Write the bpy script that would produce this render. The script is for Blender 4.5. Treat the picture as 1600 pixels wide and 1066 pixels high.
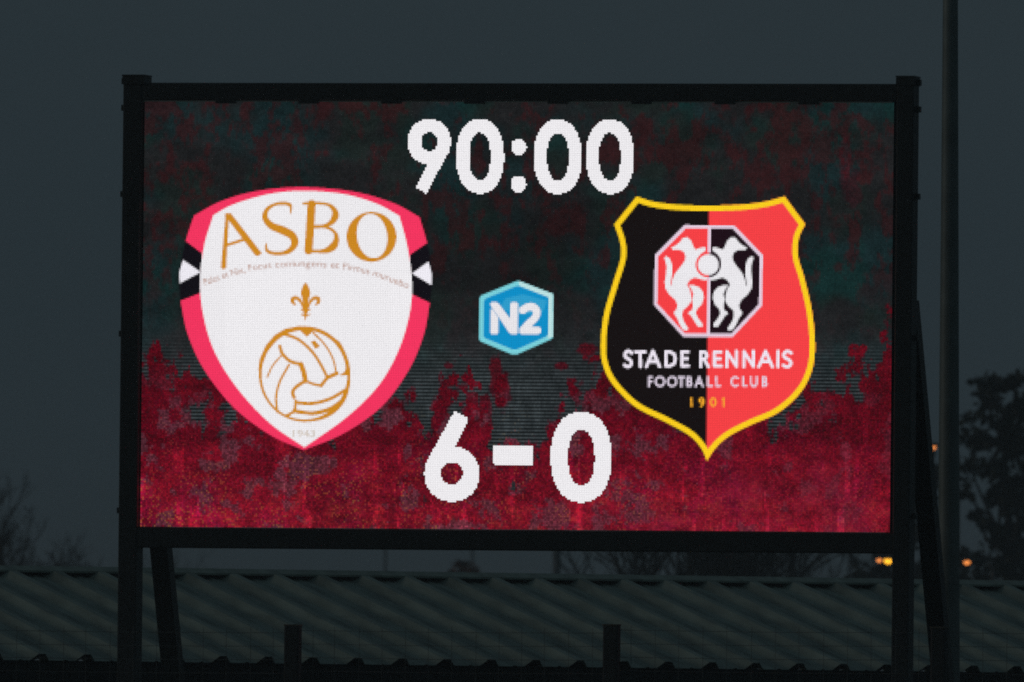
import bpy, math, random
import numpy as np
from mathutils import Vector, Matrix

for o in list(bpy.data.objects):
    bpy.data.objects.remove(o, do_unlink=True)
scene = bpy.context.scene
col = scene.collection
R = math.radians

# ------------------------------------------------------------------ camera
DIST, EYE = 130.0, 1.5                     # board to camera, eye height
B_YAW, YAW, PITCH, ROLL = R(13.322), R(13.332), R(1.3), R(0.602)
FPX, ZC = 27166.0, 4.641                   # focal length in photo pixels, height of the screen's centre
CAM = Vector((DIST*math.sin(B_YAW), -DIST*math.cos(B_YAW), EYE))
fw = Vector((-math.sin(YAW)*math.cos(PITCH), math.cos(YAW)*math.cos(PITCH), math.sin(PITCH)))
rt0 = Vector((math.cos(YAW), math.sin(YAW), 0))
up0 = rt0.cross(fw)
rt = math.cos(ROLL)*rt0 + math.sin(ROLL)*up0
up = -math.sin(ROLL)*rt0 + math.cos(ROLL)*up0
cd = bpy.data.cameras.new('camera')
cam = bpy.data.objects.new('camera', cd); col.objects.link(cam)
cam.matrix_world = Matrix(((rt.x, up.x, -fw.x, CAM.x), (rt.y, up.y, -fw.y, CAM.y), (rt.z, up.z, -fw.z, CAM.z), (0, 0, 0, 1)))
cd.sensor_width = 36.0; cd.sensor_fit = 'HORIZONTAL'
cd.lens = FPX*36.0/1600.0
cd.clip_start = 1.0; cd.clip_end = 8000.0
cd.dof.use_dof = True; cd.dof.focus_distance = DIST; cd.dof.aperture_fstop = 9.5
scene.camera = cam

# ------------------------------------------------------------------ dusk light
SUN_EL, SUN_AZ = 3.0, 248.0
w = bpy.data.worlds.new('World'); scene.world = w; w.use_nodes = True
nt = w.node_tree; N = nt.nodes; L = nt.links; N.clear()
out = N.new('ShaderNodeOutputWorld'); bg = N.new('ShaderNodeBackground')
sky = N.new('ShaderNodeTexSky'); sky.sky_type = 'NISHITA'; sky.sun_disc = False
sky.sun_elevation = R(SUN_EL); sky.sun_rotation = R(SUN_AZ); sky.dust_density = 4.0; sky.ozone_density = 3.0
tc = N.new('ShaderNodeTexCoord'); nz = N.new('ShaderNodeTexNoise')
nz.inputs['Scale'].default_value = 14.0; nz.inputs['Detail'].default_value = 4.0
mp = N.new('ShaderNodeMapping'); mp.inputs['Scale'].default_value = (1, 1, 3.0)
rp = N.new('ShaderNodeValToRGB')
rp.color_ramp.elements[0].position = 0.3; rp.color_ramp.elements[0].color = (0.264, 0.416, 0.513, 1)
rp.color_ramp.elements[1].position = 0.7; rp.color_ramp.elements[1].color = (0.302, 0.456, 0.553, 1)
mx = N.new('ShaderNodeMixRGB'); mx.blend_type = 'MIX'; mx.inputs[0].default_value = 0.94   # an even overcast deck over the low sun's sky
L.new(tc.outputs['Generated'], mp.inputs[0]); L.new(mp.outputs[0], nz.inputs['Vector'])
L.new(nz.outputs['Fac'], rp.inputs[0]); L.new(sky.outputs[0], mx.inputs[1]); L.new(rp.outputs[0], mx.inputs[2])
L.new(mx.outputs[0], bg.inputs['Color']); bg.inputs['Strength'].default_value = 0.080
L.new(bg.outputs[0], out.inputs['Surface'])
sd = bpy.data.lights.new('sun', 'SUN'); sd.energy = 0.12; sd.angle = R(10); sd.color = (1.0, 0.93, 0.85)
sun = bpy.data.objects.new('sun', sd); col.objects.link(sun)
_a = R(SUN_AZ); _e = R(13.0)
sdir = Vector((math.sin(_a)*math.cos(_e), math.cos(_a)*math.cos(_e), math.sin(_e)))
sun.rotation_euler = sdir.to_track_quat('Z', 'Y').to_euler()
vs = scene.view_settings
vs.view_transform = 'Standard'; vs.look = 'None'; vs.exposure = 0.0; vs.gamma = 1.0; vs.use_curve_mapping = False
scene.cycles.use_denoising = False; scene.cycles.filter_width = 1.9
scene.cycles.max_bounces = 6; scene.cycles.volume_bounces = 1

# ------------------------------------------------------------------ helpers
def at(px, py, depth):
    """the point a photo pixel looks at, at a given depth along the view axis"""
    return CAM + fw*depth + rt*((px-800)/FPX*depth) - up*((py-533)/FPX*depth)

def ground_at(px, depth):
    p = at(px, 1150, depth); p.z = 0.0
    return p

def height_of(py, depth, px=800):
    return at(px, py, depth).z

def s2l(c):
    c = np.asarray(c, float)/255.0
    return np.where(c <= 0.04045, c/12.92, ((c+0.055)/1.055)**2.4)

def mat(name, color, rough=0.6, metal=0.0, var=0.25, scale=6.0, bump=0.0, spec=0.5, streak=None):
    m = bpy.data.materials.new(name); m.use_nodes = True
    nt = m.node_tree; b = nt.nodes['Principled BSDF']
    b.inputs['Roughness'].default_value = rough; b.inputs['Metallic'].default_value = metal
    b.inputs['Specular IOR Level'].default_value = spec
    t = nt.nodes.new('ShaderNodeTexCoord'); mp = nt.nodes.new('ShaderNodeMapping')
    if streak: mp.inputs['Scale'].default_value = streak
    n = nt.nodes.new('ShaderNodeTexNoise'); n.inputs['Scale'].default_value = scale; n.inputs['Detail'].default_value = 7.0
    r = nt.nodes.new('ShaderNodeValToRGB')
    r.color_ramp.elements[0].position = 0.3; r.color_ramp.elements[1].position = 0.7
    r.color_ramp.elements[0].color = tuple(c*(1-var) for c in color)+(1,)
    r.color_ramp.elements[1].color = tuple(c*(1+var) for c in color)+(1,)
    nt.links.new(t.outputs['Object'], mp.inputs[0]); nt.links.new(mp.outputs[0], n.inputs['Vector'])
    nt.links.new(n.outputs['Fac'], r.inputs[0]); nt.links.new(r.outputs[0], b.inputs['Base Color'])
    if bump:
        bp = nt.nodes.new('ShaderNodeBump'); bp.inputs['Strength'].default_value = bump; bp.inputs['Distance'].default_value = 0.01
        nt.links.new(n.outputs['Fac'], bp.inputs['Height']); nt.links.new(bp.outputs[0], b.inputs['Normal'])
    return m

M = {
    'black_steel': mat('black painted steel', (0.022, 0.026, 0.024), 0.5, 0.0, 0.3, 9, 0.1),
    'panel': mat('matt black panel face', (0.010, 0.011, 0.011), 0.75, 0.0, 0.2, 20),
    'trim': mat('dull aluminium trim', (0.30, 0.34, 0.30), 0.5, 0.5, 0.2, 12),
    'mast': mat('galvanised mast', (0.21, 0.25, 0.235), 0.55, 0.2, 0.2, 5, 0.05),
    'sheet': mat('weathered grey green roof sheet', (0.30, 0.35, 0.29), 0.62, 0.0, 0.32, 3.2, 0.05, 0.4, (2.5, .55, 2.5)),
    'shed_wall': mat('dark shed boarding', (0.030, 0.032, 0.030), 0.8, 0.0, 0.3, 6),
    'timber': mat('dark stained post', (0.017, 0.020, 0.018), 0.7, 0.0, 0.35, 14, 0.2),
    'post_cap': mat('lit-toned post cap', (0.12, 0.095, 0.06), 0.7, 0.0, 0.3, 20),  # light on the post tops, put into the cap as a paler orange-brown
    'wire': mat('dull fence wire', (0.11, 0.125, 0.115), 0.6, 0.0, 0.1, 5),
    'concrete': mat('concrete footing', (0.22, 0.21, 0.19), 0.9, 0.0, 0.2, 6, 0.2),
    'grass': mat('dark winter grass', (0.045, 0.06, 0.025), 0.95, 0.0, 0.45, 0.8, 0.0, 0.1),
    'bark': mat('dark bark', (0.045, 0.04, 0.035), 0.9, 0.0, 0.3, 8),
    'leaf': mat('dark evergreen leaf', (0.035, 0.042, 0.028), 0.7, 0.0, 0.4, 1.5, 0.0, 0.3),
    'brown_leaf': mat('withered brown leaf', (0.20, 0.075, 0.045), 0.8, 0.0, 0.3, 2.0, 0.0, 0.2),
    'lamp_metal': mat('grey lamp column', (0.12, 0.13, 0.13), 0.5, 0.3, 0.15, 4),
    'pole': mat('grey concrete pole', (0.20, 0.22, 0.23), 0.85, 0.0, 0.2, 5),
}
m = bpy.data.materials.new('light emitting diodes'); m.use_nodes = True
nt = m.node_tree; b = nt.nodes['Principled BSDF']; b.inputs['Base Color'].default_value = (0.012, 0.012, 0.012, 1); b.inputs['Roughness'].default_value = 0.5
a = nt.nodes.new('ShaderNodeAttribute'); a.attribute_name = 'led'
nt.links.new(a.outputs['Color'], b.inputs['Emission Color']); b.inputs['Emission Strength'].default_value = 1.0
M['led'] = m
def lamp_mat(name, c, s):
    m = bpy.data.materials.new(name); m.use_nodes = True
    b = m.node_tree.nodes['Principled BSDF']; b.inputs['Emission Color'].default_value = c+(1,); b.inputs['Emission Strength'].default_value = s
    return m
M['amber'] = lamp_mat('amber lamp bowl', (1.0, 0.45, 0.02), 2.6)
M['orange'] = lamp_mat('orange lamp bowl', (1.0, 0.30, 0.06), 1.5)

def mesh_obj(name, verts, faces, material, parent=None, smooth=False):
    me = bpy.data.meshes.new(name); me.from_pydata([tuple(v) for v in verts], [], faces); me.update()
    me.materials.append(material)
    if smooth:
        for p in me.polygons: p.use_smooth = True
    o = bpy.data.objects.new(name, me); col.objects.link(o)
    if parent: o.parent = parent
    return o

class MB:
    def __init__(s): s.v = []; s.f = []
    def add(s, v, f):
        k = len(s.v); s.v += [tuple(x) for x in v]; s.f += [tuple(i+k for i in q) for q in f]
    def box(s, x0, x1, y0, y1, z0, z1, bev=0.0):
        if bev <= 0:
            v = [(x, y, z) for z in (z0, z1) for y in (y0, y1) for x in (x0, x1)]
            s.add(v, [(0, 2, 3, 1), (4, 5, 7, 6), (0, 1, 5, 4), (2, 6, 7, 3), (0, 4, 6, 2), (1, 3, 7, 5)]); return
        # vertical-edge chamfer
        ring = [(x0+bev, y0), (x1-bev, y0), (x1, y0+bev), (x1, y1-bev), (x1-bev, y1), (x0+bev, y1), (x0, y1-bev), (x0, y0+bev)]
        v = [(x, y, z0) for x, y in ring]+[(x, y, z1) for x, y in ring]
        f = [(i, (i+1) % 8, 8+(i+1) % 8, 8+i) for i in range(8)]+[tuple(range(7, -1, -1)), tuple(range(8, 16))]
        s.add(v, f)
    def beam_x(s, x0, x1, y0, y1, z0, z1, bev):
        ring = [(y0+bev, z0), (y1-bev, z0), (y1, z0+bev), (y1, z1-bev), (y1-bev, z1), (y0+bev, z1), (y0, z1-bev), (y0, z0+bev)]
        v = [(x0, y, z) for y, z in ring]+[(x1, y, z) for y, z in ring]
        f = [(i, (i+1) % 8, 8+(i+1) % 8, 8+i) for i in range(8)]+[tuple(range(7, -1, -1)), tuple(range(8, 16))]
        s.add(v, f)
    def tube(s, pts, rad, n=6, cap=True):
        pts = [Vector(p) for p in pts]; rings = []
        for i, p in enumerate(pts):
            d = (pts[min(i+1, len(pts)-1)]-pts[max(i-1, 0)]).normalized()
            a = d.orthogonal().normalized() if abs(d.z) > .9 else Vector((0, 0, 1)).cross(d).normalized()
            if abs(d.z) > .9: a = (Vector((1, 0, 0))-d*d.x).normalized()
            b = d.cross(a); r = rad[i] if hasattr(rad, '__len__') else rad
            rings.append([p+(a*math.cos(2*math.pi*k/n)+b*math.sin(2*math.pi*k/n))*r for k in range(n)])
        k0 = len(s.v)
        for rg in rings: s.v += [tuple(p) for p in rg]
        for i in range(len(pts)-1):
            for k in range(n):
                s.f.append((k0+i*n+k, k0+i*n+(k+1) % n, k0+(i+1)*n+(k+1) % n, k0+(i+1)*n+k))
        if cap:
            s.f.append(tuple(k0+k for k in range(n-1, -1, -1))); s.f.append(tuple(k0+(len(pts)-1)*n+k for k in range(n)))
    def bar(s, p0, p1, wx, wy, side=Vector((1, 0, 0))):
        p0 = Vector(p0); p1 = Vector(p1); d = (p1-p0).normalized(); a = (side-d*side.dot(d)).normalized(); b = d.cross(a)
        v = [p+a*sx*wx/2+b*sy*wy/2 for p in (p0, p1) for sx, sy in ((-1, -1), (1, -1), (1, 1), (-1, 1))]
        s.add(v, [(0, 1, 5, 4), (1, 2, 6, 5), (2, 3, 7, 6), (3, 0, 4, 7), (3, 2, 1, 0), (4, 5, 6, 7)])
    def build(s, name, material, parent=None, smooth=False): return mesh_obj(name, s.v, s.f, material, parent, smooth)

def empty(name, loc, rz=0.0):
    o = bpy.data.objects.new(name, None); o.empty_display_size = 0.3; col.objects.link(o)
    o.location = loc; o.rotation_euler = (0, 0, rz); return o
def tag(o, label=None, cat=None, group=None, kind=None):
    if label: o['label'] = label
    if cat: o['category'] = cat
    if group: o['group'] = group
    if kind: o['kind'] = kind
    return o
def part_copy(o, parent, loc=None):
    c = o.copy(); col.objects.link(c); c.parent = parent
    if loc is not None: c.location = loc
    return c

# ------------------------------------------------------------------ ground
g = MB(); S = 1600.0; n = 16
vv = [(-S+2*S*i/n, -400+(2*S)*j/n, 0.0) for j in range(n+1) for i in range(n+1)]
ff = [(j*(n+1)+i, j*(n+1)+i+1, (j+1)*(n+1)+i+1, (j+1)*(n+1)+i) for j in range(n) for i in range(n)]
tag(mesh_obj('ground', vv, ff, M['grass']), kind='structure')

# ------------------------------------------------------------------ what the screen shows, lamp by lamp
NX, NY, SS = 432, 240, 4
HW, HH = 5.76/2, 3.2/2
CORN = [((226.5, 157.8), (0, 0)), ((1398.5, 160.5), (NX, 0)), ((219.0, 824.0), (0, NY)), ((1389.0, 830.8), (NX, NY))]
_A = []; _b = []
for (x, y), (u, v) in CORN:
    _A += [[x, y, 1, 0, 0, 0, -u*x, -u*y], [0, 0, 0, x, y, 1, -v*x, -v*y]]; _b += [u, v]
_h = np.linalg.solve(np.array(_A), np.array(_b)); HM = np.append(_h, 1).reshape(3, 3)
def to_led(P):
    P = np.asarray(P, float); q = np.c_[P, np.ones(len(P))] @ HM.T
    return q[:, :2]/q[:, 2:]
class Zoom:                        # tracing frame: pixel = offset + traced / factor
    def __init__(s, ox, oy, k): s.ox, s.oy, s.k = ox, oy, k
    def __call__(s, pts): return to_led([(s.ox+x/s.k, s.oy+y/s.k) for x, y in pts])
    def scale(s, wd): return wd/s.k*NX/1171.0

gy, gx = np.mgrid[0:NY*SS, 0:NX*SS]; gx = (gx+.5)/SS; gy = (gy+.5)/SS
def bbox(P, pad=0.0):
    x0, y0 = P.min(0)-pad; x1, y1 = P.max(0)+pad
    return (slice(max(0, int(y0*SS)-1), min(NY*SS, int(y1*SS)+2)), slice(max(0, int(x0*SS)-1), min(NX*SS, int(x1*SS)+2)))
def poly(P):
    m = np.zeros(gx.shape, bool); b = bbox(P); X = gx[b]; Y = gy[b]; r = np.zeros(X.shape, bool)
    for (x0, y0), (x1, y1) in zip(P, np.roll(P, -1, 0)):
        if y0 == y1: continue
        c = ((Y >= y0) != (Y >= y1)) & (X < x0+(Y-y0)/(y1-y0)*(x1-x0)); r ^= c
    m[b] = r; return m
def ell(c, rx, ry, k=2.0, tilt=0.0):
    P = []
    for i in range(96):
        t = 2*math.pi*i/96; x = rx*math.copysign(abs(math.cos(t))**(2/k), math.cos(t)); y = ry*math.copysign(abs(math.sin(t))**(2/k), math.sin(t))
        P.append((c[0]+x*math.cos(tilt)-y*math.sin(tilt), c[1]+x*math.sin(tilt)+y*math.cos(tilt)))
    return P
def smooth(pts, n=8, closed=False):
    P = [np.array(p, float) for p in pts]; o = []
    m = len(P)
    rng = range(m) if closed else range(m-1)
    for i in rng:
        p0 = P[i-1] if (closed or i > 0) else 2*P[0]-P[1]; p1 = P[i]; p2 = P[(i+1) % m]
        p3 = P[(i+2) % m] if (closed or i+2 < m) else 2*P[-1]-P[-2]
        for k in range(n):
            t = k/n; o.append(.5*(2*p1+(p2-p0)*t+(2*p0-5*p1+4*p2-p3)*t*t+(3*p1-p0-3*p2+p3)*t**3))
    if not closed: o.append(P[-1])
    return [tuple(q) for q in o]
def stroke(P, wd):
    """P in lamp units, wd total width (scalar or per point)"""
    W = np.broadcast_to(np.asarray(wd, float), (len(P),)); m = np.zeros(gx.shape, bool)
    for i in range(len(P)-1):
        q = P[i:i+2]; b = bbox(q, max(W[i], W[i+1])); X = gx[b]; Y = gy[b]
        d = q[1]-q[0]; l2 = max(d@d, 1e-9); t = np.clip(((X-q[0][0])*d[0]+(Y-q[0][1])*d[1])/l2, 0, 1)
        dist = np.hypot(X-q[0][0]-t*d[0], Y-q[0][1]-t*d[1])
        m[b] |= dist <= (W[i]+(W[i+1]-W[i])*t)/2
    return m
img = np.zeros((NY, NX, 3))
def cover(mask): return mask.reshape(NY, SS, NX, SS).mean((1, 3))
def paint(mask, c, hard=False, alpha=1.0):
    global img
    a = cover(mask)
    if hard: a = (a >= .5).astype(float)
    a = (a*alpha)[..., None]; img = img*(1-a)+s2l(c)*a

# ---- the worn red and slate backdrop
rng = np.random.RandomState(11)
def fbm(cx, cy, octs=5, gain=.55, seed=0):
    r = np.random.RandomState(seed); o = np.zeros((NY, NX)); amp = 1.0; tot = 0
    for k in range(octs):
        nx, ny = int(cx*2**k)+2, int(cy*2**k)+2
        if nx > NX*2: break
        G = r.rand(ny+2, nx+2)
        X = np.linspace(0, nx-.001, NX); Y = np.linspace(0, ny-.001, NY)
        xi = X.astype(int); yi = Y.astype(int); fx = X-xi; fy = Y-yi; fx = fx*fx*(3-2*fx); fy = fy*fy*(3-2*fy)
        a = G[np.ix_(yi, xi)]*(1-fx)+G[np.ix_(yi, xi+1)]*fx; c = G[np.ix_(yi+1, xi)]*(1-fx)+G[np.ix_(yi+1, xi+1)]*fx
        o += amp*(a*(1-fy)[:, None]+c*fy[:, None]); tot += amp; amp *= gain
    return o/tot
def sstep(a, b, x): t = np.clip((x-a)/(b-a), 0, 1); return t*t*(3-2*t)
U, V = np.meshgrid((np.arange(NX)+.5)/NX, (np.arange(NY)+.5)/NY)
n1 = fbm(14, 7, 6, .68, 3); n2 = fbm(26, 10, 5, .66, 8); n3 = fbm(60, 40, 3, .8, 21); n4 = fbm(9, 22, 5, .6, 5); n5 = fbm(48, 10, 5, .66, 31)
fine = rng.rand(NY, NX); fine3 = rng.rand(NY, NX, 3)
PX = 222+U*1171; PY = 159+V*668
edge = np.interp(PX, [219, 262, 300, 345, 480, 590, 620, 648, 668, 690, 722, 760, 775, 815, 850, 872, 905, 945, 985, 1100, 1235, 1262, 1290, 1320, 1360, 1396],
                 [585, 580, 604, 622, 640, 622, 592, 632, 680, 610, 640, 660, 700, 690, 655, 612, 590, 560, 596, 622, 630, 606, 600, 566, 536, 516])
wedge = np.zeros_like(U)
for bx, by, rx, ry, w_ in ((778, 590, 9, 34, .8), (788, 612, 13, 24, 1), (704, 598, 14, 5, .9), (742, 628, 8, 16, .8), (762, 640, 10, 22, .8), (704, 572, 7, 5, .7), (1318, 250, 9, 45, .30), (1332, 300, 12, 30, .28), (880, 572, 10, 6, .8), (920, 545, 14, 10, .8), (1255, 600, 9, 14, .5)):
    wedge = np.maximum(wedge, w_*sstep(1.25, .8, np.hypot((PX-bx)/rx, (PY-by)/ry)+(n3-.5)*1.1+(n5-.5)*.6))
lower = sstep(-.020, .024, (PY-edge)/668+(n1-.5)*.24+(n5-.5)*.34+(n3-.5)*.16)
lower = np.maximum(lower, wedge); deep = sstep(.74, 1.0, V)
rg = .62+.55*n4+.42*(n3-.5)+.35*(fine-.5)
red = np.stack([84+30*sstep(.6, .95, V)+34*deep, 10+10*deep+14*sstep(.5, .8, n3)*deep, 22+12*sstep(.6, 1, V)+8*deep+12*sstep(.42, .75, n2)*sstep(.62, 1, V)], -1)*rg[..., None]
red *= .9+.2*fine3
teal = sstep(.38, .66, fbm(10, 6, 4, .6, 77)); green = sstep(.45, .65, fbm(16, 8, 4, .6, 12))
mar = sstep(.48, .60, fbm(56, 16, 5, .74, 14)*.55+n1*.45+.07*sstep(.30, 0, U)*sstep(.3, 0, V)+(n3-.5)*.15)*(1-.75*sstep(.36, .5, V))
up_c = np.array([31, 31, 32.])+teal[..., None]*np.array([-8, 8, 9.])+green[..., None]*np.array([-3, 4, 1.])
up_c = up_c*(1-.62*mar[..., None])+np.array([54, 19, 21.])*(.62*mar)[..., None]
up_c *= (.62+.42*n4+.40*n3+.22*(fine-.5))[..., None]*(.88-.2*np.exp(-((PX-790)/170)**2-((PY-390)/70)**2))[..., None]
slate = np.array([43, 48, 50.])*(.72+.5*n3+.2*(fine-.5))[..., None]
row = (np.arange(NY) % 2)[:, None]
amp = (.36*sstep(.52, .62, V)*(1-.75*sstep(.80, .92, V))*(.5+n4))[..., None]
sl = slate*(1+amp*np.where(row == 0, .9, -1.0)[..., None])
k = sstep(.46, .70, V)[..., None]
dark = up_c*(1-k)+sl*k
base = dark*(1-lower[..., None])+red*lower[..., None]
patch = (sstep(.54, .62, fbm(34, 18, 5, .68, 55))*sstep(.60, .75, V)*sstep(1.0, .55, U*.6+.2))[..., None]*.55*lower[..., None]
base = base*(1-patch)+np.stack([84+0*U, 62+0*U, 70+0*U], -1)*patch*(.7+.6*fine[..., None])
sp = (fine > .88)*sstep(.66, .98, V)*sstep(.38, .58, n2)*(1-sstep(.45, .8, U)*.6); base = base*(1-.5*sp[..., None])+np.array([142, 96, 36.])*.5*sp[..., None]
pink = (sstep(.40, .75, fbm(12, 5, 5, .6, 90))*deep*sstep(.45, .8, U))[..., None]*(.6+.8*n3[..., None]); base = base*(1-.5*pink)+np.array([150, 34, 60.])*.5*pink
drip = sstep(.66, .80, fbm(90, 5, 2, .6, 61))*sstep(.55, .9, V); base = base*(1+.28*drip[..., None])
base *= (1-.13*sstep(.6, .95, V))[..., None]
img = s2l(np.clip(base, 4, 255))

WHITE = (234, 232, 235)
# ---- clock and score
z = Zoom(620, 170, 4.1026)
def digit0(z, x0, x1, y0, y1, hx0, hx1, hy0, hy1):
    c = ((x0+x1)/2, (y0+y1)/2); h = ((hx0+hx1)/2, (hy0+hy1)/2)
    return poly(z(ell(c, (x1-x0)/2, (y1-y0)/2, 2.25))) & ~poly(z(ell(h, (hx1-hx0)/2, (hy1-hy0)/2, 2.15)))
nine = (poly(z(ell((215, 212), 138, 145, 2.1))) | poly(z([(350, 195), (352, 225), (340, 275), (195, 545), (128, 503), (207, 358), (260, 240)]))) & ~poly(z(ell((215, 212), 54, 61)))
for mk in (nine, digit0(z, 388, 694, 68, 545, 471, 609, 153, 460), digit0(z, 886, 1193, 70, 547, 969, 1111, 155, 462), digit0(z, 1221, 1528, 70, 547, 1302, 1444, 155, 462),
           poly(z(ell((790, 246), 49, 50, 2.2))), poly(z(ell((787, 485), 49, 51, 2.2)))):
    paint(mk, WHITE, True)
z = Zoom(600, 560, 3.9475)
six = (poly(z(ell((422, 715), 169, 169, 2.1))) | poly(z([(440, 326), (522, 368), (520, 396), (440, 545), (410, 650), (256, 720), (254, 672), (290, 595)]))) & ~poly(z(ell((422, 710), 68, 68)))
for mk in (six, poly(z([(681, 539), (923, 539), (923, 657), (681, 657)])), digit0(z, 1032, 1406, 332, 888, 1137, 1303, 439, 785)):
    paint(mk, WHITE, True)

# ---- left crest
z = Zoom(260, 270, 2.368)
top = smooth([(103, 160), (200, 108), (330, 70), (500, 54), (690, 70), (840, 112), (940, 165)])
rside = smooth([(940, 165), (968, 262), (984, 350), (985, 420), (977, 485)])
rlow = smooth([(977, 485), (955, 600), (900, 730), (800, 865), (660, 965), (510, 1028)])
llow = smooth([(510, 1028), (385, 972), (250, 870), (140, 730), (80, 600), (54, 482)])
lside = smooth([(54, 482), (48, 410), (55, 330), (75, 245), (103, 160)])
outer = poly(z(top+rside+rlow+llow+lside))
band = poly(z([(75, 257), (132, 300), (126, 446), (55, 474), (30, 470), (30, 240)])) | poly(z([(968, 262), (905, 305), (908, 448), (978, 482), (1002, 482), (1002, 250)]))
paint(outer & ~band, (240, 52, 94))
BLK = (18, 14, 20)
paint(outer & band, BLK)
white = poly(z(smooth([(175, 158), (250, 118), (380, 80), (510, 68), (660, 80), (780, 115), (865, 160)])+smooth([(865, 160), (893, 265), (911, 390), (905, 510), (865, 650), (790, 785), (670, 905), (512, 1018)])+smooth([(512, 1018), (380, 925), (260, 795), (175, 655), (134, 510), (126, 385), (142, 265), (175, 158)])))
paint(white, WHITE)
paint(poly(z([(62, 324), (128, 369), (50, 411), (49, 370)])), (235, 232, 240))
paint(poly(z([(912, 374), (973, 330), (984, 372), (984, 417)])), (235, 232, 240))
GOLD = (203, 135, 32)
z = Zoom(310, 300, 4.706); q = z.scale
paint(poly(z([(192, 168), (212, 160), (242, 158), (472, 456), (438, 476), (420, 468)])) | stroke(z([(216, 170), (188, 552)]), [q(26), q(38)]) | stroke(z([(205, 396), (332, 354)]), q(22)) | stroke(z([(172, 555), (205, 553)]), q(10)), GOLD)
S_ = smooth([(684, 160), (676, 96), (590, 88), (515, 125), (494, 190), (540, 250), (625, 285), (695, 325), (712, 385), (665, 440), (585, 456), (512, 438), (500, 382)], 6)
paint(stroke(z(S_), q(np.interp(np.linspace(0, 1, len(S_)), [0, .08, .2, .33, .5, .65, .8, .93, 1], [8, 26, 22, 42, 60, 54, 26, 24, 10]))), GOLD)
B1 = smooth([(780, 86), (880, 84), (970, 100), (1014, 160), (985, 225), (920, 252), (855, 256)], 6); B2 = smooth([(860, 258), (950, 262), (1015, 310), (1010, 385), (950, 432), (870, 440), (795, 434)], 6)
lp = lambda P, a, b: q(np.interp(np.linspace(0, 1, len(P)), [0, .3, .55, .8, 1], [a, a, b, a, a]))
paint(stroke(z([(838, 90), (815, 432)]), q(60)) | stroke(z(B1), lp(B1, 20, 54)) | stroke(z(B2), lp(B2, 22, 58)), GOLD)
paint(poly(z(ell((1279, 332), 184, 184))) & ~poly(z(ell((1283, 326), 112, 164, 2.0, R(-8)))), GOLD)
# ---- lily and ball
z = Zoom(390, 440, 4.267); q = z.scale
fl = poly(z(smooth([(377, 10), (400, 45), (408, 82), (398, 122), (390, 160), (392, 200), (384, 235), (376, 264), (368, 235), (360, 200), (363, 160), (356, 122), (347, 82), (354, 45)], 5, True)))
for sx in (-1, 1):
    f = [(377+sx*12, 185), (377+sx*30, 140), (377+sx*58, 113), (377+sx*86, 118), (377+sx*84, 142), (377+sx*66, 158)]
    fl |= stroke(z(smooth(f, 5)), q(np.interp(np.linspace(0, 1, 26), [0, .5, .8, 1], [14, 26, 24, 8])))
    fl |= stroke(z([(377, 205), (377+sx*30, 188)]), q(10)) | stroke(z([(377, 235), (377+sx*28, 222)]), q(9))
paint(fl, GOLD)
bc, brx, bry = (370, 620), 306, 319
ball = poly(z(ell(bc, brx, bry))) & ~poly(z(ell((bc[0]-1, bc[1]+5), brx-20, bry-22)))
tri = poly(z([(60, 600), (70, 520), (110, 430), (170, 360), (240, 318), (330, 300), (420, 305), (430, 330), (330, 330), (250, 350), (180, 400), (120, 475), (85, 570)]))
tri |= poly(z(smooth([(380, 938), (450, 915), (520, 880), (590, 830), (640, 760), (672, 650), (672, 700), (640, 800), (570, 880), (480, 925)], 4, True)))
tri |= poly(z([(330, 322), (440, 326), (385, 372)])) | poly(z([(412, 402), (440, 396), (474, 436), (440, 452)])) | poly(z(smooth([(555, 385), (600, 400), (640, 470), (668, 560), (668, 620), (602, 628), (640, 600), (640, 545), (610, 470)], 4, True)))
for pts, wd in (([(240, 355), (330, 390), (420, 470), (480, 560), (520, 640)], 15), ([(430, 345), (510, 430), (560, 520), (582, 610)], 10), ([(520, 645), (585, 615)], 20),
                ([(525, 640), (480, 697)], 18), ([(480, 697), (430, 687), (375, 665)], 13), ([(205, 435), (222, 485), (275, 535), (345, 555)], 17), ([(345, 555), (365, 610), (375, 665)], 26),
                ([(375, 665), (315, 705), (290, 740), (300, 778)], 18), ([(222, 490), (160, 560), (120, 640)], 9), ([(265, 560), (205, 670), (180, 770), (187, 872)], 12),
                ([(310, 810), (420, 816), (540, 785), (645, 725)], 17), ([(300, 866), (420, 882), (540, 852), (630, 790)], 20), ([(312, 800), (300, 866), (255, 895)], 15)):
    tri |= stroke(z(smooth(pts, 5)), q(wd*1.3))
paint(ball | tri, GOLD)
paint(poly(z(smooth([(290, 885), (420, 898), (425, 912), (300, 905)], 4, True))), WHITE, alpha=.8)

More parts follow.
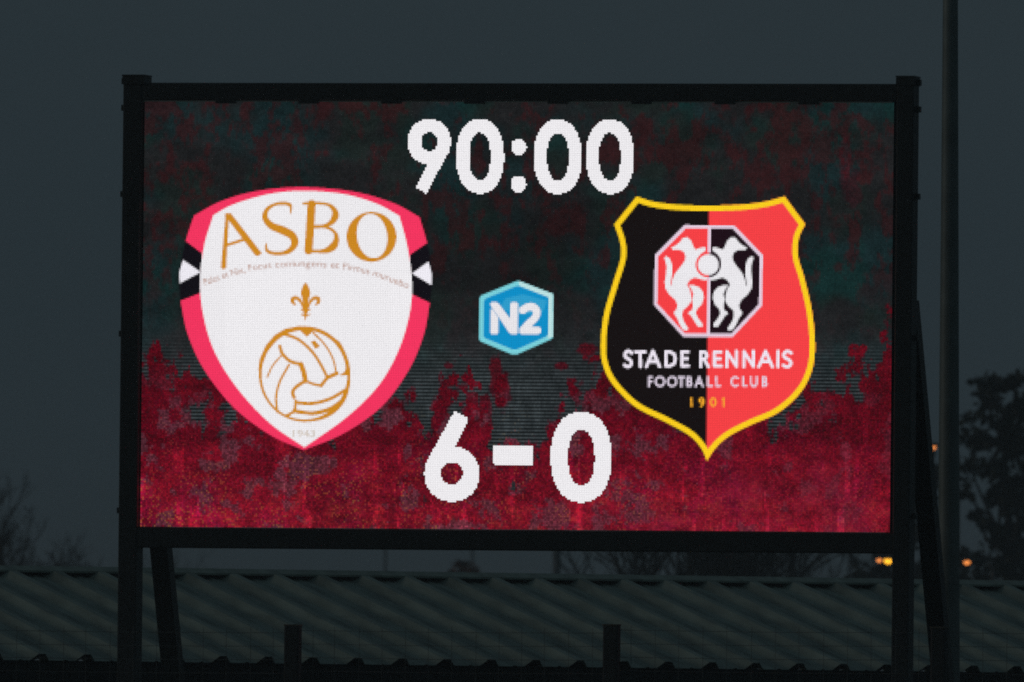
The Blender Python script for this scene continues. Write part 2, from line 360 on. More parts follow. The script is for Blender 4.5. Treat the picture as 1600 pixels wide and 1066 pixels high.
# ---- lettering with the built-in face, for the smallest writing
def letters(txt):
    cu = bpy.data.curves.new('t', 'FONT'); cu.body = txt; cu.resolution_u = 3
    o = bpy.data.objects.new('t', cu); col.objects.link(o)
    dg = bpy.context.evaluated_depsgraph_get(); me = o.evaluated_get(dg).to_mesh()
    v = np.array([x.co[:2] for x in me.vertices]); t = [list(p.vertices) for p in me.polygons]
    o.evaluated_get(dg).to_mesh_clear(); bpy.data.objects.remove(o); bpy.data.curves.remove(cu)
    return v, t
def text_mask(txt, place):
    v, t = letters(txt); v = v-v.min(0)*[1, 0]; v = v/[v[:, 0].max(), .73]
    P = place(v); m = np.zeros(gx.shape, bool)
    for f in t: m |= poly_fast(P[f])
    return m
def poly_fast(P):
    m = np.zeros(gx.shape, bool); b = bbox(P); X = gx[b]; Y = gy[b]; r = np.zeros(X.shape, bool)
    for (x0, y0), (x1, y1) in zip(P, np.roll(P, -1, 0)):
        if y0 == y1: continue
        r ^= ((Y >= y0) != (Y >= y1)) & (X < x0+(Y-y0)/(y1-y0)*(x1-x0))
    m[b] = r; return m
zm = Zoom(310, 300, 4.706)
_arc = np.array(smooth([(50, 690), (250, 622), (480, 568), (760, 552), (1050, 568), (1300, 622), (1545, 715)], 10))
def on_arc(v):
    t = v[:, 0]*(len(_arc)-1); i = np.clip(t.astype(int), 0, len(_arc)-2); fr = (t-i)[:, None]
    p = _arc[i]*(1-fr)+_arc[i+1]*fr; d = _arc[i+1]-_arc[i]; d /= np.linalg.norm(d, axis=1)[:, None]
    return zm(p+np.c_[d[:, 1], -d[:, 0]]*(v[:, 1]*52)[:, None])
paint(text_mask('Pales et Nix, Focus coniungens et Firmus muruebo', on_arc), (168, 112, 84), alpha=.85)
zy = Zoom(390, 440, 4.267)
paint(text_mask('1943', lambda v: zy(np.c_[292+v[:, 0]*148, 1040-v[:, 1]*50])), (190, 172, 150), alpha=.75)

# ---- league badge
z = Zoom(740, 430, 8.2); q = z.scale
hexo = [(595, 78), (1025, 245), (1030, 280), (1025, 800), (1000, 825), (560, 1020), (505, 1020), (95, 850), (78, 815), (85, 300), (110, 265), (560, 82)]
cx, cy = 555, 550
paint(poly(z(hexo)), (120, 205, 215))
paint(poly(z([(590, 80), (1025, 245), (1028, 790), (960, 820), (960, 290), (595, 140)])), (185, 222, 222))
inner = poly(z([(cx+(x-cx)*.875, cy+(y-cy)*.865) for x, y in hexo])); paint(inner, (14, 140, 196))
paint(inner & poly(z([(640, 250), (950, 330), (900, 480), (560, 520), (350, 420), (420, 300)])), (60, 165, 205), alpha=.55)
nn = poly(z([(228, 438), (255, 445), (325, 545), (325, 745), (310, 762), (240, 762), (228, 745)])) | poly(z([(222, 372), (245, 350), (310, 352), (335, 372), (478, 560), (478, 375), (500, 352), (560, 352), (580, 372), (578, 745), (560, 762), (495, 762), (460, 735), (345, 560), (235, 405)]))
two = stroke(z(smooth([(640, 452), (700, 415), (770, 412), (818, 465), (800, 545), (720, 625), (640, 712)], 6)), q(96)) | stroke(z([(635, 712), (832, 712)]), q(92))
paint(nn | (two & ~poly(z([(570, 330), (598, 330), (598, 790), (570, 790)]))), (228, 226, 230))

# ---- right crest
z = Zoom(920, 290, 2.4236); q = z.scale
OUT = (smooth([(185, 42), (250, 62), (340, 73), (455, 77), (580, 73), (670, 62), (745, 42)], 6)+[(822, 147)]+smooth([(822, 147), (798, 200), (795, 270), (818, 350), (845, 470), (857, 590), (848, 690), (805, 780), (720, 858), (610, 908), (530, 950), (480, 995), (448, 1042)], 6)
       + smooth([(448, 1042), (425, 992), (380, 945), (290, 895), (180, 840), (95, 757), (56, 680), (48, 600), (60, 490), (95, 370), (124, 275), (122, 215), (100, 148)], 6)+[(185, 42)])
sh = poly(z(OUT)); paint(sh, (22, 16, 16))
RED = (243, 64, 68)
paint(sh & poly(z([(459, 40), (900, 40), (900, 1060), (446, 1060)])), RED)
paint(sh & stroke(z(OUT), q(40)), (248, 204, 28))
z = Zoom(1000, 330, 5.077); q = z.scale
OCT = [(365, 125), (748, 128), (968, 355), (960, 745), (735, 985), (355, 985), (130, 740), (138, 355)]
oc = poly(z(OCT)); half = poly(z([(100, 100), (560, 100), (545, 1000), (100, 1000)]))
paint(oc & half, RED); paint(oc & ~half, (30, 14, 22))
ER = [(255, 290), (268, 310), (320, 308), (355, 325), (368, 360), (362, 395), (330, 440), (285, 495), (262, 550), (250, 605), (248, 575), (262, 500), (262, 430), (245, 380), (215, 358), (200, 370), (208, 400), (218, 440), (213, 500), (203, 560), (206, 610), (235, 660), (285, 705), (303, 745), (295, 780), (275, 802), (278, 820), (300, 850), (320, 900), (345, 940), (375, 949), (390, 935), (370, 905), (350, 870), (340, 830), (345, 790), (385, 755), (410, 720), (412, 670), (400, 620), (378, 585), (400, 550), (440, 527), (480, 540), (530, 552), (540, 530), (505, 510), (470, 480), (455, 430), (460, 380), (490, 340), (525, 315), (528, 292), (510, 287), (470, 298), (445, 308), (432, 285), (412, 235), (385, 210), (350, 212), (325, 245), (290, 275)]
LG = [(392, 588), (430, 588), (475, 605), (505, 640), (512, 690), (495, 740), (460, 775), (447, 810), (465, 850), (500, 895), (500, 918), (465, 918), (440, 880), (410, 830), (388, 815), (395, 800), (420, 785), (425, 750), (418, 700), (430, 660), (415, 620)]
mir = lambda P: [(2*(558-16*(y-130)/855)-x, y) for x, y in P]
bl = lambda r: poly(z(ell((548, 427), r, r)))
paint((poly(z(ER)) | poly(z(LG)) | poly(z(mir(ER))) | poly(z(mir(LG)))) & ~bl(99), (232, 230, 234))
paint(stroke(z(OCT+[OCT[0]]), q(26)) | stroke(z([(559, 128), (546, 985)]), q(24)), (226, 205, 222))
paint(bl(97) & half, RED); paint(bl(97) & ~half, (40, 18, 34)); paint(bl(82), (232, 230, 234))
z = Zoom(960, 530, 5.333); q = z.scale
GL = {'S': [[(.95, .12), (.7, .02), (.35, .02), (.08, .2), (.2, .4), (.75, .58), (.92, .78), (.7, .97), (.3, .99), (.03, .9)]], 'T': [[(0, .05), (1, .05)], [(.5, .05), (.5, 1)]], 'A': [[(0, 1), (.5, 0), (1, 1)], [(.22, .68), (.78, .68)]],
      'D': [[(.08, .03), (.08, .97), (.4, .97), (.85, .8), (.95, .5), (.85, .2), (.4, .03), (.08, .03)]], 'E': [[(.95, .05), (.1, .05), (.1, .95), (.98, .95)], [(.1, .48), (.85, .48)]],
      'R': [[(.1, 1), (.1, .05), (.55, .05), (.8, .16), (.8, .38), (.55, .5), (.1, .5)], [(.5, .5), (1, 1)]], 'N': [[(.08, 1), (.08, .02), (.92, .98), (.92, 0)]], 'I': [[(.5, 0), (.5, 1)]],
      'F': [[(.95, .05), (.12, .05), (.12, 1)], [(.12, .5), (.85, .5)]], 'O': [[(.5 + .48*math.cos(t*.2618), .5 + .48*math.sin(t*.2618)) for t in range(25)]], 'B': [[(.1, .03), (.1, .97), (.7, .95), (.92, .75), (.7, .5), (.1, .5)], [(.1, .03), (.65, .05), (.85, .25), (.65, .5)]],
      'L': [[(.12, 0), (.12, .95), (.95, .95)]], 'C': [[(.95, .15), (.6, .02), (.2, .15), (.03, .5), (.2, .85), (.6, .98), (.95, .85)]], 'U': [[(.08, 0), (.08, .7), (.3, .97), (.7, .97), (.92, .7), (.92, 0)]],
      '1': [[(.2, .2), (.5, 0), (.5, 1)]], '9': [[(.85, .3), (.5, .55), (.12, .3), (.5, .02), (.85, .3), (.75, .7), (.4, 1)]], '0': [[(.5 + .42*math.cos(t*.2618), .5 + .48*math.sin(t*.2618)) for t in range(25)]]}
def word(items, y0, y1, wd):
    m = np.zeros(gx.shape, bool)
    for ch, x0, x1 in items:
        for st in GL[ch]:
            h = wd/2; P = [(x0+h+(x1-x0-wd)*a, y0+h+(y1-y0-wd)*b) for a, b in st]
            if ch in 'SC9': P = smooth(P, 4)
            m |= stroke(z(P), q(wd))
    return m
LET = (236, 228, 240)
paint(word([('S', 75, 165), ('T', 168, 275), ('A', 258, 395), ('D', 415, 530), ('E', 548, 634), ('R', 703, 800), ('E', 818, 908), ('N', 920, 1042), ('N', 1062, 1182), ('A', 1193, 1332), ('I', 1350, 1382), ('S', 1395, 1492)], 88, 243, 26), LET)
paint(word([('F', 280, 328), ('O', 338, 430), ('O', 440, 530), ('T', 530, 592), ('B', 600, 658), ('A', 672, 748), ('L', 770, 828), ('L', 840, 894), ('C', 968, 1042), ('L', 1063, 1115), ('U', 1127, 1202), ('B', 1226, 1282)], 306, 402, 17), (222, 210, 226), alpha=.92)
paint(word([('1', 628, 664), ('9', 698, 762), ('0', 794, 858), ('1', 895, 932)], 484, 566, 15), (244, 170, 44), alpha=.95)

# ------------------------------------------------------------------ scoreboard
PITCH_LED = 5.76/NX; FILL = 0.935
mod = np.repeat(np.repeat(1+.013*(np.random.RandomState(4).rand(5, 9)-.5)*2, 48, 0), 48, 1)[..., None]   # modules age unevenly
LEDC = np.clip(img*mod-.0022, .0002, 9)/(FILL*FILL)/.885      # the evening air takes a little on the way
sb = tag(empty('scoreboard', (0, 0, 0)), 'large lit electronic scoreboard in a black steel frame reading 90:00 and 6-0', 'scoreboard')
zb, zt = ZC-HH, ZC+HH
CW = 0.64
house = MB(); house.box(-CW/2+.0015, CW/2-.0015, 0.006, 0.11, -CW/2+.0015, CW/2-.0015)
rib_ = [(-.2, -.15), (.05, .2)]
for a0, a1 in rib_: house.box(a0, a1, .11, .13, -.25, .25)
house_o = None
cells = 48
ii, jj = np.meshgrid(np.arange(cells), np.arange(cells)); ii = ii.ravel(); jj = jj.ravel()
hx = PITCH_LED*FILL/2
cxl = -CW/2+(ii+.5)*PITCH_LED; czl = CW/2-(jj+.5)*PITCH_LED
quad = np.stack([np.c_[cxl-hx, 0*cxl, czl-hx], np.c_[cxl+hx, 0*cxl, czl-hx], np.c_[cxl+hx, 0*cxl, czl+hx], np.c_[cxl-hx, 0*cxl, czl+hx]], 1).reshape(-1, 3)
nf = cells*cells
for r_ in range(5):
    for c_ in range(9):
        loc = (-HW+(c_+.5)*CW, 0, zt-(r_+.5)*CW)
        if house_o is None:
            p = house_o = house.build('led_panel', M['panel'], sb); p.location = loc
        else: p = part_copy(house_o, sb, loc)
        me = bpy.data.meshes.new('led_matrix')
        me.vertices.add(nf*4); me.vertices.foreach_set('co', quad.ravel())
        me.loops.add(nf*4); me.loops.foreach_set('vertex_index', np.arange(nf*4))
        me.polygons.add(nf); me.polygons.foreach_set('loop_start', np.arange(nf)*4); me.polygons.foreach_set('loop_total', np.full(nf, 4))
        me.update(); me.materials.append(M['led'])
        at_ = me.attributes.new('led', 'FLOAT_COLOR', 'FACE')
        cc = np.ones((nf, 4)); cc[:, :3] = LEDC[r_*48+jj, c_*48+ii]
        at_.data.foreach_set('color', cc.ravel())
        lo = bpy.data.objects.new('led_matrix', me); col.objects.link(lo); lo.parent = p; lo['kind'] = 'stuff'

FR, BK = -0.075, 0.13                     # front and back of the frame
TOPZ = zt+0.184
for s in (-1, 1):
    xi = -(HW+.008) if s < 0 else HW+.036; xo = -(HW+.150) if s < 0 else HW+.163; x0, x1 = min(xi, xo), max(xi, xo)
    mb = MB(); mb.box(x0, x1, FR, BK, 0.0, TOPZ, .008)
    post = mb.build('post', M['black_steel'], sb)
    mb = MB(); mb.box(x0-.008-(.0 if s < 0 else .0), x1+.008+(.018 if s < 0 else 0), FR-.012, BK+.012, TOPZ+.001, TOPZ+.012)
    mb.box(x0-.005, x1+.005+(.018 if s < 0 else 0), FR-.010, BK+.01, TOPZ-.06, TOPZ-.001)
    mb.build('cap_plate', M['black_steel'], post)
    for zz in (TOPZ-.035, TOPZ-.235, ZC-.15, ZC-1.48, ZC+.9):
        mb = MB(); xa = xo+(.0012*s); mb.box(min(xa, xa+s*.032), max(xa, xa+s*.032), .0, .06, zz-.022, zz+.022)
        mb.build('lug', M['black_steel'], post)
    mb = MB(); xm = (x0+x1)/2; mb.box(xm-.22, xm+.22, -.2, .26, -.05, .06, .01); mb.build('base_plate', M['concrete'], post)
    # raking brace from the rear of the post down to the ground
    xb = (x0+x1)/2+(-.005 if s < 0 else -.01)
    mb = MB(); mb.bar((xb, .16, 4.74), (xb, 2.2 if s < 0 else 2.5, .02), .135, .15); br = mb.build('brace', M['black_steel'], sb)
    mb = MB(); mb.box(xb-.2, xb+.2, 2.0, 2.75, -.05, .05, .01); mb.build('base_plate', M['concrete'], br)
mb = MB(); mb.beam_x(-HW-.006, HW+.034, FR+.006, BK-.01, zt+.004, zt+.136, .008); mb.build('top_beam', M['black_steel'], sb)
mb = MB(); mb.beam_x(-HW-.006, HW+.034, FR+.006, BK-.01, zb-.158, zb-.004, .008); mb.build('bottom_beam', M['black_steel'], sb)
mb = MB(); mb.box(-HW, HW, FR+.012, FR+.030, zt-.006, zt+.002); mb.build('edge_trim', M['trim'], sb)
br0 = None
for k in range(1, 9):
    loc = (-HW+k*CW, 0, zt)
    if br0 is None:
        mb = MB(); mb.box(-.075, .075, FR-.004, -.006, -.018, .022, .006); mb.box(-.045, .045, FR-.008, FR-.004, -.006, .016)
        br0 = mb.build('hanging_bracket', M['black_steel'], sb); br0.location = loc
    else: part_copy(br0, sb, loc)
mb = MB()
for k in range(10):
    x = -HW+k*CW; x = min(max(x, -HW+.03), HW-.03); mb.box(x-.03, x+.03, .135, .20, zb-.1, zt+.1)
mb.build('rear_upright', M['black_steel'], sb)['kind'] = 'stuff'

# ------------------------------------------------------------------ wire fence in front of the board
FY = -1.6
def on_plane_y(px, py, y):
    d = at(px, py, 100.0)-CAM; return CAM+d*((y-CAM.y)/d.y)
fence = tag(empty('wire_fence', (0, FY, 0)), 'dark post and wire mesh fence in front of the lit scoreboard', 'fence')
tops = [(-40, 975), (458, 975.5), (956, 975), (1468, 979)]
xs = []
pv = None
for px, py in tops:
    P = on_plane_y(px, py, FY); xs.append((P.x, P.z))
xs = [(2*xs[0][0]-xs[1][0], xs[0][1])]+xs+[(2*xs[-1][0]-xs[-2][0], xs[-1][1])]
for x, zt_ in xs:
    mb = MB(); mb.box(x-.056, x+.056, -.056, .056, 0, zt_-.012, .012); po = mb.build('post', M['timber'], fence)
    mb = MB(); mb.box(x-.060, x+.060, -.060, .060, zt_-.0115, zt_-.002, .008); mb.build('post_cap', M['post_cap'], po)
for k in range(len(xs)-1):
    xa, xb = xs[k][0]+.058, xs[k+1][0]-.058; zt_ = xs[k][1]-.045
    mb = MB(); nv = 13; rnd = random.Random(k)
    for i in range(nv):
        x = xa+(xb-xa)*(i+.5)/nv+rnd.uniform(-.004, .004); mb.tube([(x, .0, .06), (x+rnd.uniform(-.004, .004), .0, zt_+.035)], .0016, 4)
    z_ = zt_
    while z_ > .1:
        mb.tube([(xa, .005, z_), ((xa+xb)/2, .005, z_-.006), (xb, .005, z_)], .0017, 4); z_ -= .1
    mb.build('wire_mesh', M['wire'], fence)['kind'] = 'stuff'

# ------------------------------------------------------------------ low shed behind
AZ = YAW+R(25.6)                           # direction of the ridge
DR = 139.0
rp0 = at(800, 896.5, DR); RIDGE_Z = rp0.z
RUN = 3.28; EAVE_Z = 2.10; SLOPE = math.atan2(RIDGE_Z-EAVE_Z, RUN); LEN = math.hypot(RUN, RIDGE_Z-EAVE_Z)
shed = tag(empty('shed', (rp0.x, rp0.y, 0), AZ), 'long low shed with a ribbed sheet metal roof behind the scoreboard', 'shed')
RS = 0.383; SW = RS*3
def profile():
    P = []
    for k in range(3):
        o = k*RS
        P += [(o, 0), (o+.085, 0), (o+.098, .008), (o+.112, .008), (o+.125, 0), (o+.185, 0), (o+.255, .052), (o+.312, .052), (o+.345, .0), (o+.378, .0)]
    P.append((3*RS-.0005, 0.0)); return P
def sheet_mesh():
    P = profile(); mb = MB(); ns = 2
    for j in range(ns+1):
        y = -LEN*j/ns
        for x, h in P: mb.v.append((x, y, h))
    nP = len(P)
    for x, h in P: mb.v.append((x, 0.0, h-.0025))
    for x, h in P: mb.v.append((x, -LEN, h-.0025))
    for j in range(ns):
        for i in range(nP-1): mb.f.append((j*nP+i, (j+1)*nP+i, (j+1)*nP+i+1, j*nP+i+1))
    t0 = (ns+1)*nP; t1 = t0+nP; e0 = ns*nP
    for i in range(nP-1):
        mb.f.append((i, i+1, t0+i+1, t0+i)); mb.f.append((e0+i, t1+i, t1+i+1, e0+i+1)); mb.f.append((t0+i, t0+i+1, t1+i+1, t1+i))
    return mb
sheet0 = None; NSH = 16
for side in (0, 1):
    for k in range(NSH):
        x = (k-NSH/2)*SW-.12
        if sheet0 is None: s_ = sheet0 = sheet_mesh().build('roof_sheet', M['sheet'], shed)
        else: s_ = part_copy(sheet0, shed)
        if side == 0: s_.location = (x, -.02, RIDGE_Z-.060); s_.rotation_euler = (SLOPE, 0, 0)
        else: s_.location = (x+SW, .02, RIDGE_Z-.060); s_.rotation_euler = (SLOPE, 0, math.pi)
x0, x1 = -NSH/2*SW-.12, NSH/2*SW-.12
mb = MB(); mb.box(x0+.02, x1-.02, -.05, .05, RIDGE_Z-.30, RIDGE_Z-.014); mb.build('ridge_board', M['shed_wall'], shed)
cap0 = None; cl = 2*SW; k = 0
while x0+k*cl < x1-.01:
    if cap0 is None:
        mb = MB(); dz = .15*math.tan(SLOPE)
        pr = [(-.15, -dz-.016), (-.15, -dz), (0, .006), (.15, -dz), (.15, -dz-.016), (0, -.004)]
        v = [(x_, y_, z_) for x_ in (.002, cl-.002) for y_, z_ in pr]
        mb.add(v, [(i, 6+i, 6+(i+1) % 6, (i+1) % 6) for i in range(6)]+[tuple(range(6)), tuple(range(11, 5, -1))])
        c_ = cap0 = mb.build('ridge_cap', M['sheet'], shed)
    else: c_ = part_copy(cap0, shed)
    c_.location = (x0+k*cl, 0, RIDGE_Z); k += 1
for sgn in (-1, 1):
    mb = MB(); yw = sgn*(RUN-.22); mb.box(x0+.2, x1-.2, min(yw, yw+sgn*.1), max(yw, yw+sgn*.1), -.02, EAVE_Z-.06); wl = mb.build('wall', M['shed_wall'], shed)
    mb = MB(); ye = sgn*(RUN-.02); mb.box(x0+.05, x1-.05, min(ye, ye-sgn*.05), max(ye, ye-sgn*.05), EAVE_Z-.215, EAVE_Z-.075); mb.build('fascia', M['shed_wall'], shed)
    mb = MB(); yp = RIDGE_Z-.09
    xg = x0+.2 if sgn < 0 else x1-.3
    v = [(xg+d, y_, z_) for d in (0, .1) for y_, z_ in ((-RUN+.22, 0), (RUN-.22, 0), (RUN-.22, EAVE_Z-.06), (0, yp-.03), (-RUN+.22, EAVE_Z-.06))]
    mb.add(v, [(4, 3, 2, 1, 0), (5, 6, 7, 8, 9)]+[(i, (i+1) % 5, 5+(i+1) % 5, 5+i) for i in range(5)]); mb.build('gable', M['shed_wall'], shed)

# ------------------------------------------------------------------ mast beside the board
DM = 132.6
pb = ground_at(1483.5, DM); mz = 9.0
ptop = at(1485, 0, DM)
mast = tag(empty('mast', pb), 'tall tapering grey metal mast beside the scoreboard', 'mast')
lean = (ptop-pb); lean = lean*(mz/lean.z)
mb = MB(); zs = [0, 1.5, 3, 5, 7, 9]
r_at = lambda h: .0885-.0070*(h-2.0)*.85
mb.tube([lean*(h/mz) for h in zs], [r_at(h) for h in zs], 20); mb.build('pole', M['mast'], mast, True)
mb = MB(); mb.box(-.2, .2, -.2, .2, -.02, .03, .02); mb.build('base_plate', M['mast'], mast)
mb = MB(); mb.tube([lean+Vector((0, 0, .002)), lean+Vector((0, 0, .05))], r_at(9)+.012, 16); mb.build('pole_cap', M['mast'], mast)

# ------------------------------------------------------------------ trees
def branch_tree(base, height, seed, spread=.55, levels=5, r0=.12, upright=.35, fan=3, tf=.36, c1=1.0):
    rnd = random.Random(seed); tr = MB(); cr = MB()
    def grow(p, d, ln, r, lv):
        pts = [p]; rad = [r]; n = 3; q = p.copy(); dd = d.copy()
        for i in range(n):
            dd = (dd+Vector((rnd.gauss(0, .10), rnd.gauss(0, .10), rnd.gauss(0, .07)+.03))).normalized(); q = q+dd*ln/n
            pts.append(q.copy()); rad.append(r*(1-.45*(i+1)/n))
        (tr if lv >= levels-1 else cr).tube(pts, rad, 6 if lv >= levels-1 else (4 if lv > 1 else 3), False)
        if lv == 0: return
        for k in range(fan+(1 if lv >= levels-1 else 0)):
            t = (.45 if c1 == 1 or lv < levels else .86)+(.55 if c1 == 1 or lv < levels else .14)*(k+rnd.random()*.6)/fan; i = min(int(t*n), n-1); s = pts[i].lerp(pts[i+1], min(1, t*n-i))
            nd = (dd+Vector((rnd.gauss(0, spread), rnd.gauss(0, spread), rnd.gauss(0, spread*.5)+upright))).normalized()
            grow(s, nd, ln*rnd.uniform(.55, .8)*(c1 if lv == levels else 1), max(r*.55*rnd.uniform(.75, 1.1), .006), lv-1)
    grow(Vector((0, 0, -.05)), Vector((rnd.gauss(0, .05), rnd.gauss(0, .05), 1)).normalized(), height*tf, r0, levels)
    return tr, cr
def bare_tree(px, depth, height, seed, label, group=None, r0=.1, levels=5, spread=.55, name='bare_tree', cat='tree', upright=.35, tf=.36, c1=1.0):
    t = tag(empty(name, ground_at(px, depth)), label, cat, group)
    tr, cr = branch_tree(None, height, seed, spread, levels, r0, upright, 3, tf, c1)
    tr.build('trunk', M['bark'], t); cr.build('crown', M['bark'], t)
    return t
bare_tree(20, 330, 5.9, 5, 'bare tree with wide forked limbs above the left end of the shed roof', r0=.13, levels=5, spread=.55, upright=.45, tf=.74, c1=.34)
LB = 'low bare bush above the shed roof, %s one out from the scoreboard'
for i, (px, d, h, sd_) in enumerate(((24, 322, 5.6, 14), (62, 330, 5.3, 8), (92, 320, 5.0, 9), (122, 335, 5.5, 10), (160, 325, 4.9, 12))):
    bare_tree(px, d, h*1.0, sd_, LB % ('nearest', 'second', 'third', 'fourth', 'fifth')[4-i], 'bushes left of the scoreboard', r0=.07, levels=5, spread=.7, name='bare_bush', cat='bush', tf=.68, c1=.30)
LT = 'bare winter tree in the gap under the screen, %s one from the thick grey pole'
ORD = ('first', 'second', 'third', 'fourth', 'fifth', 'sixth', 'seventh', 'eighth', 'ninth', 'tenth', 'eleventh')
for i, (px, d, h, sd_) in enumerate(((975, 255, 6.2, 21), (1008, 262, 6.8, 22), (1040, 250, 6.0, 23), (1062, 268, 7.0, 24), (1098, 256, 6.6, 25), (1128, 262, 6.4, 26), (1158, 250, 6.9, 27), (1186, 275, 6.5, 28), (1225, 400, 8.2, 29), (1285, 420, 8.2, 30))):
    bare_tree(px, d, h, sd_, LT % ORD[i], 'bare trees beyond the shed', r0=.085, levels=5 if d < 300 else 4, spread=.5)
FT = 'faint far bare tree beyond the shed, %s one from the left brace of the scoreboard'
for i, (px, d, h, sd_) in enumerate(((285, 430, 7.0, 41), (305, 440, 6.4, 42), (345, 520, 7.0, 43), (370, 520, 6.6, 44))):
    bare_tree(px, d, h*1.15, sd_, FT % ORD[i], 'faint trees by the left brace', r0=.08, levels=4, spread=.6)
bare_tree(910, 300, 4.6, 51, 'small thin sapling between the grey pole and the bare trees', r0=.04, levels=4, spread=.5, name='sapling')

def leafy_tree(px, depth, clumps, label, seed, leafm, leaf=.10, dens=1.0, name='leafy_tree', group=None, r0=.12, cat='tree'):
    rnd = random.Random(seed); base = ground_at(px, depth)
    t = tag(empty(name, base), label, cat, group); tr = MB(); cr = MB()
    cl = []
    for cx_, cy_, r in clumps:
        P = at(cx_, cy_, depth+rnd.uniform(-1.0, 1.0))-base; cl.append((P, r/FPX*depth))
    topz = max(c[0].z for c in cl); cx0 = sum((c[0] for c in cl), Vector())/len(cl)
    spine = [Vector((0, 0, -.05)), Vector((cx0.x*.3, cx0.y*.3, topz*.3)), Vector((cx0.x*.7, cx0.y*.7, topz*.6)), Vector((cx0.x, cx0.y, topz*.85))]
    tr.tube(spine, [r0, r0*.8, r0*.55, r0*.25], 8, False)
    for P, r in cl:
        s = min(spine, key=lambda q: (q-P).length+max(0, q.z-P.z)*2); mid = s.lerp(P, .5)+Vector((rnd.gauss(0, .08), rnd.gauss(0, .08), -.1))
        tr.tube([s, mid, P], [r0*.4, r0*.25, r0*.08], 5, False)
        nlf = int(dens*130*(r/.35)**2*(.10/leaf)**2)+12
        tw = [P+Vector((rnd.gauss(0, 1), rnd.gauss(0, 1), rnd.gauss(0, 1)))*r*.45 for _ in range(max(4, nlf//14))]
        for q in tw: cr.tube([P.lerp(q, .1), q], [.012, .006], 3, False)
        for i in range(nlf):
            c = rnd.choice(tw)+Vector((rnd.gauss(0, 1), rnd.gauss(0, 1), rnd.gauss(0, 1)))*r*.17
            a = Vector((rnd.gauss(0, 1), rnd.gauss(0, 1), rnd.gauss(0, .8)-.5)).normalized(); b = a.orthogonal().normalized(); b.rotate(Matrix.Rotation(rnd.uniform(0, 6.28), 3, a))
            L_ = leaf*rnd.uniform(.6, 1.3); w_ = L_*.34
            cr.add([c, c+a*L_*.45+b*w_, c+a*L_, c+a*L_*.45-b*w_], [(0, 1, 2, 3)])
    tr.build('trunk', M['bark'], t); cr.build('crown', leafm, t)
    return t
leafy_tree(1602, 300, [(1545, 598, 20), (1558, 606, 22), (1588, 592, 22), (1606, 585, 24), (1556, 632, 24), (1510, 658, 12), (1522, 676, 18), (1534, 690, 22), (1570, 655, 26), (1604, 635, 30), (1632, 620, 34), (1545, 722, 30), (1592, 700, 36), (1590, 745, 36), (1516, 735, 18), (1512, 765, 14), (1562, 775, 30), (1610, 790, 40), (1640, 700, 46), (1650, 790, 50), (1535, 800, 14), (1555, 830, 26), (1600, 850, 40), (1515, 862, 13), (1542, 880, 26), (1580, 895, 30), (1645, 880, 46), (1510, 895, 18), (1610, 920, 40), (1545, 925, 36), (1585, 960, 46), (1545, 985, 40)],
           'dark leafy tree rising beyond the shed roof to the right of the mast', 3, M['leaf'], .17, 3.2, r0=.16)
leafy_tree(1425, 330, [(1450, 705, 16), (1456, 725, 14), (1440, 740, 26), (1455, 770, 18), (1430, 780, 30), (1455, 810, 18), (1435, 830, 34), (1462, 850, 16), (1400, 840, 36), (1375, 868, 22), (1405, 885, 30), (1440, 885, 30), (1360, 890, 24), (1335, 895, 18), (1470, 890, 18), (1385, 915, 40), (1440, 930, 40), (1410, 960, 44)],
           'dark leafy tree mostly hidden behind the right post of the scoreboard', 4, M['leaf'], .19, 2.0, r0=.14)
leafy_tree(728, 350, [(720, 888, 10), (736, 888, 10), (728, 882, 9), (742, 894, 8), (713, 894, 8), (728, 905, 22), (728, 930, 26)], 'small round tree with reddish brown leaves behind the shed ridge', 6, M['brown_leaf'], .11, 1.4, r0=.07, name='brown_tree')

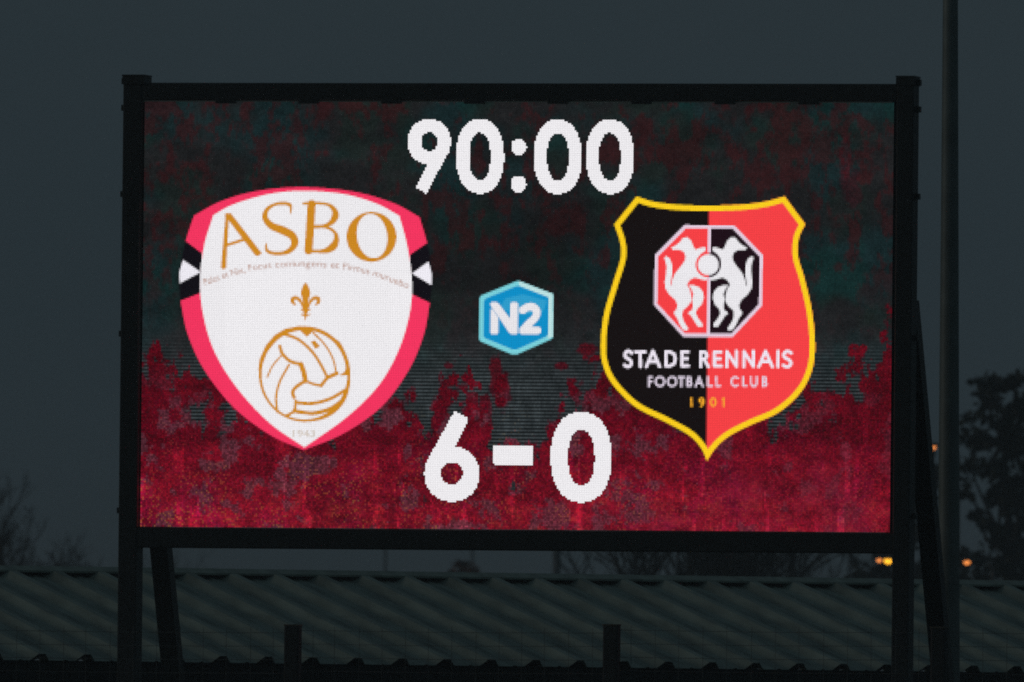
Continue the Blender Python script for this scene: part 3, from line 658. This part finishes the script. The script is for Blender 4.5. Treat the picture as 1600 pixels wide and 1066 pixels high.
# ------------------------------------------------------------------ poles and street lamps far behind
def pole_obj(px, depth, h, r, label, group=None):
    t = tag(empty('utility_pole', ground_at(px, depth)), label, 'pole', group)
    mb = MB(); mb.tube([(0, 0, 0), (0, 0, h*.5), (0, 0, h)], [r*1.2, r, r*.8], 10); mb.build('shaft', M['pole'], t)
    mb = MB(); mb.bar((-.7, 0, h-.4), (.7, 0, h-.4), .1, .1, Vector((0, 1, 0))); mb.build('crossarm', M['pole'], t)
pole_obj(867, 330, 7.5, .085, 'thick pale grey pole standing behind the shed under the screen')
pole_obj(599, 480, 8.0, .05, 'thin grey pole standing alone far behind the shed')
pole_obj(735, 480, 8.0, .05, 'thin grey pole rising just behind the brown tree')
def street_lamp(px, py, depth, label, mt, sx=.17, sz=.12, group=None):
    P = at(px, py, depth); base = Vector((P.x, P.y, 0)); h = P.z
    t = tag(empty('street_lamp', base-Vector((0, 0, 0)), YAW), label, 'street lamp', group)
    mb = MB(); mb.tube([(.45, .3, 0), (.45, .3, h*.6), (.45, .3, h-.15), (.35, .22, h+.06), (.04, .02, h+sz*1.15)], [.06, .05, .04, .022, .018], 8); mb.build('column', M['lamp_metal'], t)
    mb = MB(); mb.tube([(-sx-.04, 0, h+sz*.9), (0, 0, h+sz*1.2), (sx+.05, 0, h+sz*.95)], [.02, .045, .025], 8); hd = mb.build('head', M['lamp_metal'], t)
    mb = MB(); n = 10; rr = []
    for k, (sc, zz) in enumerate(((1.0, sz*.6), (.95, 0), (.7, -sz*.6), (.3, -sz*.95))):
        rr.append([(sx*sc*math.cos(2*math.pi*i/n), sx*.7*sc*math.sin(2*math.pi*i/n), h+zz) for i in range(n)])
    for rg in rr: mb.v += rg
    for k in range(3):
        for i in range(n): mb.f.append((k*n+(i+1) % n, k*n+i, (k+1)*n+i, (k+1)*n+(i+1) % n))
    mb.f.append(tuple(3*n+i for i in range(n))); mb.build('lamp_bowl', mt, hd)
street_lamp(1387.5, 877, 314, 'brightest amber street lamp glowing just left of the right scoreboard post', M['amber'], .075, .05)
street_lamp(1374, 875.5, 316, 'dimmer orange street lamp beside the bright amber one under the screen', M['orange'], .052, .042)
street_lamp(1459, 699, 318, 'high orange street lamp glowing between the scoreboard brace and the mast', M['orange'], .045, .04)
street_lamp(1511, 879, 295, 'orange street lamp glowing below the leafy tree right of the mast', M['orange'], .062, .04)

# ------------------------------------------------------------------ evening haze
hz = MB(); hz.box(-1700, 1700, -500, 3000, -1.0, 14.0)
hm = bpy.data.materials.new('evening haze'); hm.use_nodes = True
nt = hm.node_tree; nt.nodes.clear(); o_ = nt.nodes.new('ShaderNodeOutputMaterial'); pvn = nt.nodes.new('ShaderNodeVolumePrincipled')
pvn.inputs['Color'].default_value = (0.80, 0.86, 0.90, 1); pvn.inputs['Density'].default_value = 0.0009
nt.links.new(pvn.outputs[0], o_.inputs['Volume'])
tag(hz.build('haze', hm), kind='stuff')
